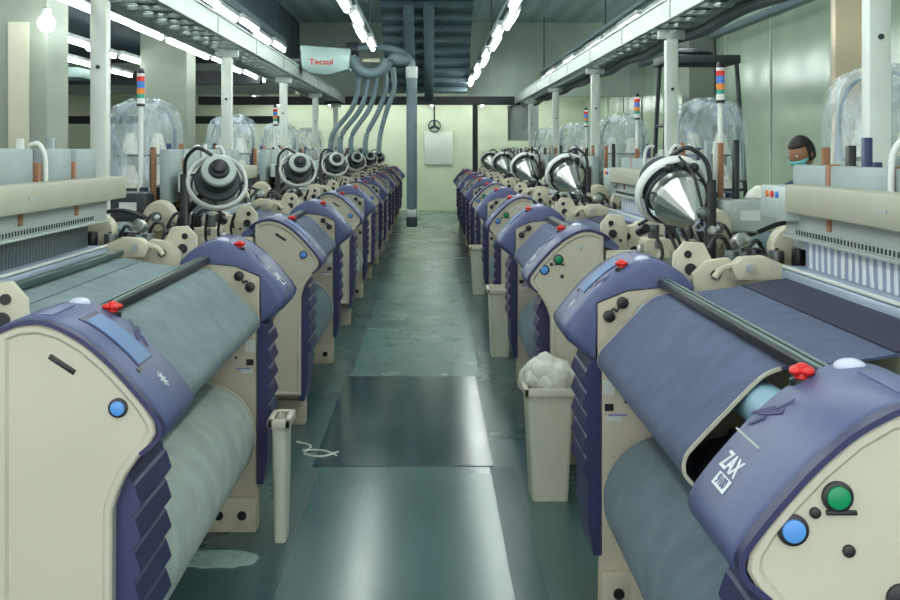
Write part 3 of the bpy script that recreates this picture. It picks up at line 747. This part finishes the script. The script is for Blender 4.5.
# ------------------------------------------------------------------ prewinder units in the gaps: cream castings, motors and pipes
def gap_unit():
    r = root('air_supply_unit', 'x', 'air unit', 'air units')
    MB().box((-.22, -.26, .05), (.24, .26, .86), .03).build('casing', M['cream2'], r)
    for x in (-.18, .2):
        for y in (-.22, .22): MB().cyl((x, y, 0), (x, y, .06), .025).build('leg', M['darkmetal'], r)
    MB().prism([(-.22, .86), (-.22, 1.0), (-.12, 1.1), (.0, 1.14), (.12, 1.08), (.2, .95), (.2, .86)], -.2, -.02, bev=.015).build('cream_casting', M['cream2'], r)
    MB().ball((.0, -.12, 1.17), .09, (1.2, 1, .9), 18, 10).build('dome_cover', M['cream2'], r)
    MB().cyl((-.15, .08, 1.0), (.2, .1, 1.0), .085, seg=20, bev=.01).build('motor', M['grime'], r)
    MB().cyl((-.20, .0, 1.12), (.1, -.02, 1.12), .035, seg=12).build('cylinder', M['black'], r)
    for k in range(5):
        x = -.18 + .09 * k
        MB().tube([(x, -.2, .95), (x + .03, -.24, 1.1 + .03 * (k % 3)), (x - .02, -.1, 1.22), (x + .05, .08, 1.12)], .008 + .003 * (k % 2), 6).build('pipe', M['rubber'] if k % 3 else M['steel'], r)
    for (x, y, z) in ((-.15, -.24, 1.02), (.1, -.25, .98), (.16, -.22, 1.08), (-.05, -.23, 1.1)):
        MB().cyl((x, y, z), (x + .02, y - .05, z + .02), .022, seg=12).build('fitting', M['chrome'] if x > 0 else M['black'], r)
    MB().cyl((.02, .12, 1.0), (.02, .12, 1.3), .012, seg=8).build('rod', M['steel'], r)
    MB().prism([(-.2, 1.18), (-.1, 1.26), (.1, 1.28), (.22, 1.22), (.22, 1.18), (.1, 1.23), (-.08, 1.21)], -.1, .2, bev=.006).build('guard', M['slate'], r)
    for (x, y, z, q) in ((-.16, -.02, 1.22, .035), (.14, -.1, 1.24, .03), (.18, .1, 1.17, .04)):
        MB().cyl((x, y - .03, z), (x, y + .03, z), q, seg=18, bev=.005).build('pulley', M['grime'], r)
        MB().cyl((x, y - .04, z), (x, y + .04, z), q * .35, seg=10).build('pin', M['chrome'], r)
    MB().tube([(-.2, -.1, 1.3), (-.05, -.08, 1.34), (.15, -.1, 1.27), (.22, -.16, 1.12)], .011, 6).build('pipe', M['black'], r)
    MB().box((-.1, -.27, .95), (.02, -.2, 1.07), .012).build('terminal_box', M['black'], r)
    MB().cyl((-.03, -.29, 1.01), (-.03, -.27, 1.01), .018, seg=14).build('gauge', M['white'], r)
    MB().box((-.03, .08, 1.26), (.07, .16, 1.36), .01).build('regulator', M['white'], r)
    return r
gp_ = gap_unit(); used = False
for k in range(5):
    place(gp_, used, (-1.66, 5.95 + 4 * k, 0), PI, 'cream casing with pipes and castings beside the %s feeder of the left row' % ORD[k], 'air units of the left row'); used = True
for k in range(5):
    place(gp_, used, (1.60, 5.1 + 4 * k, 0), 0, 'cream casing with pipes and castings beside the %s feeder of the right row' % ORD[k], 'air units of the right row')

# ------------------------------------------------------------------ yarn creels under clear plastic covers
def creel():
    r = root('yarn_creel', 'x', 'yarn creel', 'creels')
    t = bmesh.new(); W, D, H = .285, .20, .63; nu, nz = 28, 10; rnd = random.Random(5); rings = []
    for j in range(nz + 1):
        f = j / nz; z = 1.42 + H * f
        k = 1. if f < .6 else math.sqrt(max(0, 1 - ((f - .6) / .4) ** 2)) * .75 + .25
        ring = []
        for i in range(nu):
            a = 2 * PI * i / nu; c, s = math.cos(a), math.sin(a)
            x = W * math.copysign(abs(c) ** .6, c); y = D * math.copysign(abs(s) ** .6, s)
            w = 1 + .025 * math.sin(i * 2.3 + j * .35) * (1 - f * .5)
            ring.append(t.verts.new((x * w * (k ** .8), y * w * k, z if j < nz else z)))
        rings.append(ring)
    for a, b in zip(rings, rings[1:]):
        for i in range(nu): t.faces.new((a[i], a[(i + 1) % nu], b[(i + 1) % nu], b[i]))
    t.faces.new(rings[-1])
    mb = MB(); mb.merge(t); mb.build('plastic_cover', M['sheet'], r, ang=180)
    for x in (-.23, .23):
        MB().cyl((x, 0, .0), (x, 0, 1.80), .014, seg=8).build('upright', M['slate'], r)
    MB().tube([(-.23, 0, 1.8), (-.17, 0, 1.95), (0, 0, 2.01), (.17, 0, 1.95), (.23, 0, 1.8)], .010, 8).build('hoop', M['slate'], r)
    MB().box((-.25, -.14, 1.34), (.25, .14, 1.36), .004).build('shelf', M['darkmetal'], r)
    MB().box((-.2, -.12, .0), (.2, .12, .03), .004).build('base', M['darkmetal'], r)
    for i, x in enumerate((-.12, .11)):
        MB().lathe([(.085, 0), (.08, .03), (.045, .17), (.02, .18)], Matrix.Translation((x, .0, 1.36)), 20).build('yarn_cone', M['lint'], r)
        MB().lathe([(.07, 0), (.066, .03), (.035, .15), (.02, .16)], Matrix.Translation((x * .9, .0, 1.62)), 20).build('yarn_cone', M['lint'], r)
    MB().box((-.2, -.08, 1.6), (.2, .08, 1.615), .003).build('shelf', M['darkmetal'], r)
    return r
cp = creel(); used = False
for k in range(4):
    place(cp, used, (-2.19, 9.0 + 4 * k, 0), 0, 'yarn creel under clear plastic cover, %s from the camera in the left row' % ORD[k], 'plastic covered creels of the left row'); used = True
for k, (x, y) in enumerate(((2.13, 5.45), (2.12, 8.95), (2.12, 12.9), (2.12, 17), (2.12, 21))):
    place(cp, used, (x, y, 0), 0, 'yarn creel under clear plastic cover, %s from the camera in the right row' % ORD[k], 'plastic covered creels of the right row')

# ------------------------------------------------------------------ signal towers
def tower():
    r = root('signal_tower', 'x', 'signal light', 'signals')
    MB().cyl((0, 0, .02), (0, 0, 1.98), .018, seg=12).build('pole', M['white'], r)
    MB().cyl((0, 0, 0), (0, 0, .02), .08, seg=20).build('base', M['darkmetal'], r)
    z = 1.98
    MB().cyl((0, 0, z - .02), (0, 0, z), .03, seg=14).build('collar', M['black'], r)
    for c, h_ in (('white', .04), ('sg', .03), ('so', .04), ('sb', .05), ('red', .035), ('white', .02)):
        MB().cyl((0, 0, z), (0, 0, z + h_ - .001), .028, seg=16).build('lens', M[c], r); z += h_
    MB().cyl((0, 0, z), (0, 0, z + .035), .03, .018, seg=14).build('cap', M['black'], r)
    return r
tp = tower(); used = False
for i, (x, y, lab) in enumerate(((1.92, 7.75, 'nearest of the right row'), (2.12, 12.0, 'second of the right row'), (2.13, 16.0, 'third of the right row'), (-2.06, 8.35, 'nearest of the left row'), (-1.98, 15.0, 'second of the left row'))):
    place(tp, used, (x, y, 0), 0, 'signal light with red, blue and orange bands on white pole, %s' % lab, 'banded signal lights'); used = True

# ------------------------------------------------------------------ black rack on the right
r = root('step_ladder', 'black metal platform ladder standing between covered creels on the right', 'ladder', loc=(2.2, 9.7, 0))
for (x0, x1, y) in ((-.36, -.28, -.3), (-.36, -.26, .3), (.42, .28, -.3), (.38, .26, .3)):
    MB().tube([(x0, y, 0), (x1, y * .7, 2.38)], .018, 8, smooth=False).build('leg', M['beamblack'], r)
MB().box((-.31, -.24, 2.35), (.31, .24, 2.42), .01).build('platform', M['beamblack'], r)
MB().ball((-.05, 0, 2.45), .12, (1.6, 1.2, .35)).build('folded_sack', M['darkmetal'], r)
for z in (.5, .95, 1.4, 1.85):
    MB().cyl((.415 - .057 * z, -.29 + .04 * z, z), (.375 - .05 * z, .29 - .04 * z, z), .013, seg=8).build('rung', M['beamblack'], r)
    MB().cyl((-.355 + .035 * z, -.29 + .04 * z, z), (-.355 + .04 * z, .29 - .04 * z, z), .013, seg=8).build('rung', M['beamblack'], r)

# ------------------------------------------------------------------ white packs and trays on a side bench (right)
def bench(x0, y0, label):
    r = root('side_bench', label, 'bench', None, loc=(x0, y0, 0))
    MB().box((-.22, -.24, 1.18), (.22, .24, 1.22), .006).build('top', M['cream'], r)
    for x in (-.19, .19):
        for y in (-.21, .21): MB().box((x - .02, y - .02, 0), (x + .02, y + .02, 1.18)).build('leg', M['cream2'], r)
    MB().box((-.18, -.2, .6), (.18, .2, .63)).build('shelf', M['cream2'], r)
    return r
bench(2.03, 6.75, 'cream bench behind the right row below the white wrapped packs')
rnd = random.Random(11)
for k in range(4):
    b = MB(); t = bmesh.new(); bmesh.ops.create_icosphere(t, subdivisions=3, radius=.085)
    for v in t.verts: v.co *= 1 + rnd.uniform(-.06, .06); v.co.z = max(v.co.z * 1.5, -.09)
    b.merge(t); o = b.build('wrapped_pack', M['lint'], ang=60); o.location = (1.92 + .19 * (k % 2), 6.63 + .22 * (k // 2), 1.312)
    tag(o, 'white wrapped yarn pack on the cream bench, %s' % ('front row near the looms', 'front row away from the looms', 'back row near the looms', 'back row away from the looms')[k], 'yarn pack', 'wrapped packs on the bench')

# ------------------------------------------------------------------ bins
def bin_(name, w, d_, h, x, y, label, fill=False, rim=True):
    r = root(name, label, 'bin', 'ivory waste bins', loc=(x, y, 0))
    t = bmesh.new(); k = .78
    def ring(sx, sy, z): return [t.verts.new((a * sx, b * sy, z)) for a, b in ((-1, -1), (1, -1), (1, 1), (-1, 1))]
    W, D = w / 2, d_ / 2; R_ = [ring(W * k, D * k, 0), ring(W, D, h), ring(W - .012, D - .012, h), ring(W * k - .01, D * k - .01, .015)]
    for a, b in zip(R_, R_[1:]):
        for i in range(4): t.faces.new((a[i], a[(i + 1) % 4], b[(i + 1) % 4], b[i]))
    t.faces.new(R_[0][::-1]); t.faces.new(R_[-1])
    bmesh.ops.recalc_face_normals(t, faces=t.faces)
    bmesh.ops.bevel(t, geom=[e for e in t.edges if abs(e.verts[0].co.z - e.verts[1].co.z) > .1], offset=.02, segments=3, profile=.5, affect='EDGES')
    mb = MB(); mb.merge(t); mb.build('body', M['bin'], r)
    b = MB()
    for s in (-1, 1):
        b.box((s * (W + .004) - .012, -D - .016, h - .03), (s * (W + .004) + .012, D + .016, h + .006), .004)
        b.box((-W - .016, s * (D + .004) - .012, h - .03), (W + .016, s * (D + .004) + .012, h + .006), .004)
    b.build('rim', M['bin'], r)
    if fill:
        rn = random.Random(2)
        for j in range(26):
            t = bmesh.new(); bmesh.ops.create_icosphere(t, subdivisions=2, radius=rn.uniform(.045, .075))
            for v in t.verts: v.co *= 1 + rn.uniform(-.18, .18)
            a = rn.random() * 2 * PI; q = math.sqrt(rn.random())
            bmesh.ops.translate(t, vec=(math.cos(a) * q * W * .82, math.sin(a) * q * D * .82, h + .02 + .08 * (1 - q) + rn.uniform(-.03, .02)), verts=t.verts)
            if j == 0: acc = MB()
            acc.merge(t)
        o = acc.build('cotton_waste', M['lint'], None, ang=80); o.location = r.location; o['kind'] = 'stuff'
        tag(o, 'tangle of white cotton waste heaped in the nearest bin', 'cotton waste')
    return r
bin_('waste_bin', .22, .30, .53, .565, 5.62, 'tall ivory bin heaped with cotton waste beside the nearest right loom', True)
bin_('waste_bin', .18, .30, .54, .56, 9.45, 'tall ivory bin beside the second right loom')
bin_('waste_bin', .18, .30, .54, .56, 13.5, 'tall ivory bin beside the third right loom')
bin_('waste_bin', .065, .18, .52, -.630, 4.98, 'narrow ivory bin at the ribbed panel of the nearest left loom')

# ------------------------------------------------------------------ travelling cleaner on the left tray
Y = 14.8
r = root('travelling_cleaner', 'pale overhead travelling cleaner with red lettering and hanging suction tubes', 'cleaner', loc=(-1.85, Y, 2.70))
t = MB()
tb_ = bmesh.new()
pts = [(.26, -.04), (.24, .30), (.86, .25), (.84, -.04), (.60, -.12), (.36, -.10)]
a = [tb_.verts.new((x, -.25, z)) for x, z in pts]; b = [tb_.verts.new((x, .25, z)) for x, z in pts]; n = len(pts)
tb_.faces.new(a); tb_.faces.new(b[::-1])
for i in range(n): tb_.faces.new((a[i], b[i], b[(i + 1) % n], a[(i + 1) % n]))
bmesh.ops.recalc_face_normals(tb_, faces=tb_.faces)
bmesh.ops.bevel(tb_, geom=tb_.edges[:], offset=.015, segments=2, profile=.5, affect='EDGES')
t.merge(tb_); body = t.build('body', M['cleaner'], r)
body.location = (0, 0, -.01); body.scale = (1, 1, .88)
text_mesh('Tecsul', .115, Matrix.Translation((.50, -.255, .06)) @ Matrix.Rotation(PI / 2, 4, 'X'), 'lettering', M['redink'], body, label='red lettering')
for s in (-.2, .2):
    for y in (-.18, .18): MB().cyl((s, y - .02, .03), (s, y + .02, .03), .028, seg=16).build('wheel', M['rubber'], r)
MB().box((-.24, -.2, .03), (.3, .2, .09), .01).build('carriage', M['grime'], r)
MB().cyl((.8, 0, .22), (.95, 0, .22), .09, seg=20).build('collar', M['darkmetal'], r)
MB().tube([(.90, 0, .22), (1.15, 0, .25), (1.45, 0, .20), (1.60, 0, .08), (1.62, 0, -.05)], .045, 10).build('upper_pipe', M['slate'], r)
MB().tube([(.85, -.05, .12), (.95, -.05, -.03), (1.1, -.05, -.09), (1.25, -.05, -.03), (1.32, -.05, .08)], .075, 12).build('flexible_hose', M['slate'], r)
MB().box((1.0, -.08, .05), (1.22, .08, .10), .01).build('tray', M['cream'], r)
MB().ball((1.46, 0, .10), .11, (1.3, .9, .8)).build('filter_bag', M['slate'], r)
MB().cyl((1.62, 0, .0), (1.62, 0, -.14), .075, seg=18).build('pipe_collar', M['panel'], r)
MB().cyl((1.62, 0, -.05), (1.62, 0, -1.9), .068, seg=18).build('suction_pipe', M['slate'], r)
sp = MB().box((1.55, -.09, -2.02), (1.69, .09, -1.88), .02).build('suction_nozzle', M['darkmetal'], r)
MB().cyl((1.56, -.02, -1.86), (1.68, -.02, -1.86), .075, seg=16).build('nozzle_band', M['panel'], r)
for k, (x, xe) in enumerate(((.93, .62), (1.04, .74), (1.15, .87), (1.28, 1.05), (1.38, 1.22))):
    MB().tube([(x, .02 * k, .0), (x + .01, .02 * k, -.28), (x - .08, .02 * k, -.55), (xe, .02 * k, -.85), (xe - .02, 0, -1.1)], .032, 8).build('blow_hose', M['slate'], r)

# steel hanger hooks/dark duct in the left bay
r = root('air_duct', 'pale green square air duct under the left bay ceiling', 'duct', loc=(-5.6, 14, 2.52))
MB().box((-1.8, 0, 0), (1.4, .7, .12), .01).build('duct_body', M['cleaner'], r)
MB().prism([(.2, .1), (.7, .1), (.2, .42)], .0, .5).build('duct_elbow', M['cleaner'], r)
for x in (-1.2, 1.0): MB().cyl((x, .3, .1), (x, .3, .6), .02, seg=8).build('hanger', M['slate'], r)

# ------------------------------------------------------------------ person by the right row
def person(loc, rz):
    r = root('person', 'person with short black hair and teal face mask bent over the right row', 'person', loc=loc, rz=rz)
    # faces -y locally; skeleton with skin modifier
    J = {'pel': (0, 0, .93), 'wst': (0, -.01, 1.06), 'chs': (0, -.03, 1.26), 'nk0': (0, -.05, 1.42), 'nk': (0, -.075, 1.48), 'hd': (0, -.09, 1.53)}
    rad = {'pel': .135, 'wst': .12, 'chs': .135, 'nk0': .075, 'nk': .05, 'hd': .05}
    E = [('pel', 'wst'), ('wst', 'chs'), ('chs', 'nk0'), ('nk0', 'nk'), ('nk', 'hd')]
    for s, n in ((-1, 'l'), (1, 'r')):
        J.update({'h' + n: (s * .09, 0, .88), 'k' + n: (s * .10, -.03, .49), 'a' + n: (s * .10, .03, .10), 't' + n: (s * .11, -.11, .045),
                  's' + n: (s * .19, -.04, 1.37), 'e' + n: (s * .23, -.06, 1.10), 'w' + n: (s * .16, -.28, 1.03), 'm' + n: (s * .14, -.36, 1.02)})
        rad.update({'h' + n: .095, 'k' + n: .06, 'a' + n: .042, 't' + n: .035, 's' + n: .062, 'e' + n: .042, 'w' + n: .028, 'm' + n: .03})
        E += [('pel', 'h' + n), ('h' + n, 'k' + n), ('k' + n, 'a' + n), ('a' + n, 't' + n), ('nk0', 's' + n), ('s' + n, 'e' + n), ('e' + n, 'w' + n), ('w' + n, 'm' + n)]
    keys = list(J); me = bpy.data.meshes.new('body'); me.from_pydata([J[k] for k in keys], [(keys.index(a), keys.index(b)) for a, b in E], [])
    o = bpy.data.objects.new('body', me); COL.objects.link(o); o.parent = r
    sk = o.modifiers.new('skin', 'SKIN'); sk.use_smooth_shade = True
    for i, k in enumerate(keys):
        me.skin_vertices[0].data[i].radius = (rad[k], rad[k] * (.8 if k in ('pel', 'wst', 'chs') else 1)); me.skin_vertices[0].data[i].use_root = (k == 'pel')
    ss = o.modifiers.new('sub', 'SUBSURF'); ss.levels = 1; ss.render_levels = 2
    me.materials.append(M['shirt'])
    for s in (-1, 1):                      # hands with five fingers
        c = Vector((s * .14, -.38, 1.02)); b = MB().ball(c, .036, (1., 1.25, .5), 14, 8)
        for j, (dx, ln) in enumerate(((-.027, .055), (-.009, .068), (.009, .072), (.027, .062))):
            p = c + Vector((dx * -s, -.03, 0)); b.tube([p, p + Vector((0, -ln * .6, -.004)), p + Vector((0, -ln, -.024))], .0085, 6)
        p = c + Vector((-s * .03, .01, 0)); b.tube([p, p + Vector((-s * .028, -.02, -.006)), p + Vector((-s * .034, -.045, -.014))], .0095, 6)
        b.build('hand', M['skin'], o)
    hm = Matrix.Translation((0, -.115, 1.625)) @ Matrix.Rotation(.35, 4, 'X')
    t = bmesh.new(); bmesh.ops.create_uvsphere(t, u_segments=28, v_segments=20, radius=1)
    for v in t.verts:
        x, y, z = v.co; w = 1 - .22 * max(0, -z) ** 1.2
        v.co = Vector((x * .074 * w, y * .095 * (1 - .1 * max(0, -z)), z * .118))
        if abs(x) < .22 and -.28 < z < .12 and y < -.8: v.co.y -= .014 * (1 - abs(x) / .22)
    b = MB(); b.merge(t)
    for s in (-1, 1): b.ball((s * .075, .008, -.005), .02, (.4, .8, 1.4), 10, 8)
    hd = b.build('head', M['skin'], r, ang=180); hd.matrix_local = hm
    b = MB(); t = bmesh.new(); bmesh.ops.create_uvsphere(t, u_segments=28, v_segments=18, radius=1)
    dl = [v for v in t.verts if (v.co.y < -.25 and v.co.z < .42) or v.co.z < -.45]; bmesh.ops.delete(t, geom=dl, context='VERTS')
    for v in t.verts: v.co = Vector((v.co.x * .082, v.co.y * .105 + .004, v.co.z * .126))
    b.merge(t); h_ = b.build('hair', M['hair'], hd, ang=180); s_ = h_.modifiers.new('t', 'SOLIDIFY'); s_.thickness = .012
    b = MB(); t = bmesh.new(); bmesh.ops.create_uvsphere(t, u_segments=28, v_segments=18, radius=1)
    dl = [v for v in t.verts if v.co.y > -.2 or v.co.z > -.12 or v.co.z < -.88]; bmesh.ops.delete(t, geom=dl, context='VERTS')
    for v in t.verts: v.co = Vector((v.co.x * .074, v.co.y * .112, v.co.z * .112))
    b.merge(t); mk = b.build('face_mask', M['mask'], hd, ang=180); mk.modifiers.new('t', 'SOLIDIFY').thickness = .004
    for s in (-1, 1):
        e = MB().ball((s * .03, -.086, .012), .011, (1.1, .6, .7), 10, 6).build('eye', M['white'], hd); MB().ball((s * .03, -.092, .012), .005).build('pupil', M['black'], e)
    MB().prism([(-.17, .0), (-.17, .05), (.17, .05), (.17, 0)], -.15, .1, bev=.01).build('shoe_sole', M['black'], r)
    return r
person((2.58, 7.9, -.0), -1.0)

r = root('flare_lamp', 'glowing ball added for the flare of a light row, by the first pillar left of the posts', 'lamp', loc=(-3.24, 9.9, 2.72))  # glowing ball added in place of flare at the light row's near end
MB().ball((0, 0, 0), .072).build('flare_ball', M['tube'], r)
MB().cyl((0, 0, .05), (0, 0, .12), .04).build('socket', M['fixture'], r)
MB().tube([(0, 0, .12), (-.03, .1, .14), (-.09, .2, .14)], .012, 6).build('arm', M['fixture'], r)
for k in range(6):      # unseen lamps added beyond the beam to brighten the far wall
    place(lp, True, (-4 + 1.35 * k, 26.2, 2.87), 0, '%s added unseen tube light from the wall end of the room beyond the black beam' % ORD[k], 'added lights beyond the black beam')
    place(lp, True, (-4 + 1.35 * k, 29.0, 2.87), 0, '%s added unseen rear tube light of the room beyond the black beam' % ORD[k], 'added lights beyond the black beam')
for k in range(6):  # third added row, closer in to lift the far wall's brightness
    place(lp, True, (-4 + 1.35 * k, 30.5, 2.87), 0, '%s added unseen tube light next to the far wall beyond the black beam' % ORD[k], 'added lights beyond the black beam')
# puddle reflection put into colour: a pale oval patch on the floor beside the nearest left loom foot
t = bmesh.new(); bmesh.ops.create_circle(t, cap_ends=True, segments=28, radius=1)
rn = random.Random(4)
for v in t.verts: v.co = Vector((v.co.x * .17 * (1 + rn.uniform(-.08, .08)), v.co.y * .10 * (1 + rn.uniform(-.1, .1)), 0))
ex = bmesh.ops.extrude_face_region(t, geom=t.faces[:]); bmesh.ops.translate(t, vec=(0, 0, .008), verts=[g for g in ex['geom'] if isinstance(g, bmesh.types.BMVert)])
b = MB(); b.merge(t); o = b.build('puddle_glint_patch', mat('pale_puddle_glint', (.36, .5, .46), .6, noise=.25, nscale=30)); o.location = (-.86, 4.72, 0)
tag(o, 'pale oval patch painted as a puddle reflection on the floor before the nearest left loom foot', 'lint')
b = MB().tube([(-.75, 6.6, .006), (-.66, 6.5, .008), (-.68, 6.35, .006), (-.58, 6.28, .008), (-.50, 6.38, .006)], .006, 6).tube([(-.7, 6.42, .006), (-.58, 6.4, .01), (-.5, 6.3, .006)], .005, 6)
o = b.build('yarn_scrap', M['lint']); tag(o, 'scrap of white yarn lying on the aisle floor by the left row', 'yarn scrap')

# ------------------------------------------------------------------ world / view
w = bpy.data.worlds.new('world'); sc.world = w; w.use_nodes = True
w.node_tree.nodes['Background'].inputs[0].default_value = (.93, 1., .98, 1); w.node_tree.nodes['Background'].inputs[1].default_value = 1.5
vs = sc.view_settings; vs.view_transform = 'Standard'; vs.look = 'None'; vs.gamma = 1; vs.use_curve_mapping = False; vs.exposure = 0.8
sc.cycles.use_denoising = True
sc.cycles.max_bounces = 7; sc.cycles.diffuse_bounces = 3; sc.cycles.glossy_bounces = 3; sc.cycles.transparent_max_bounces = 10
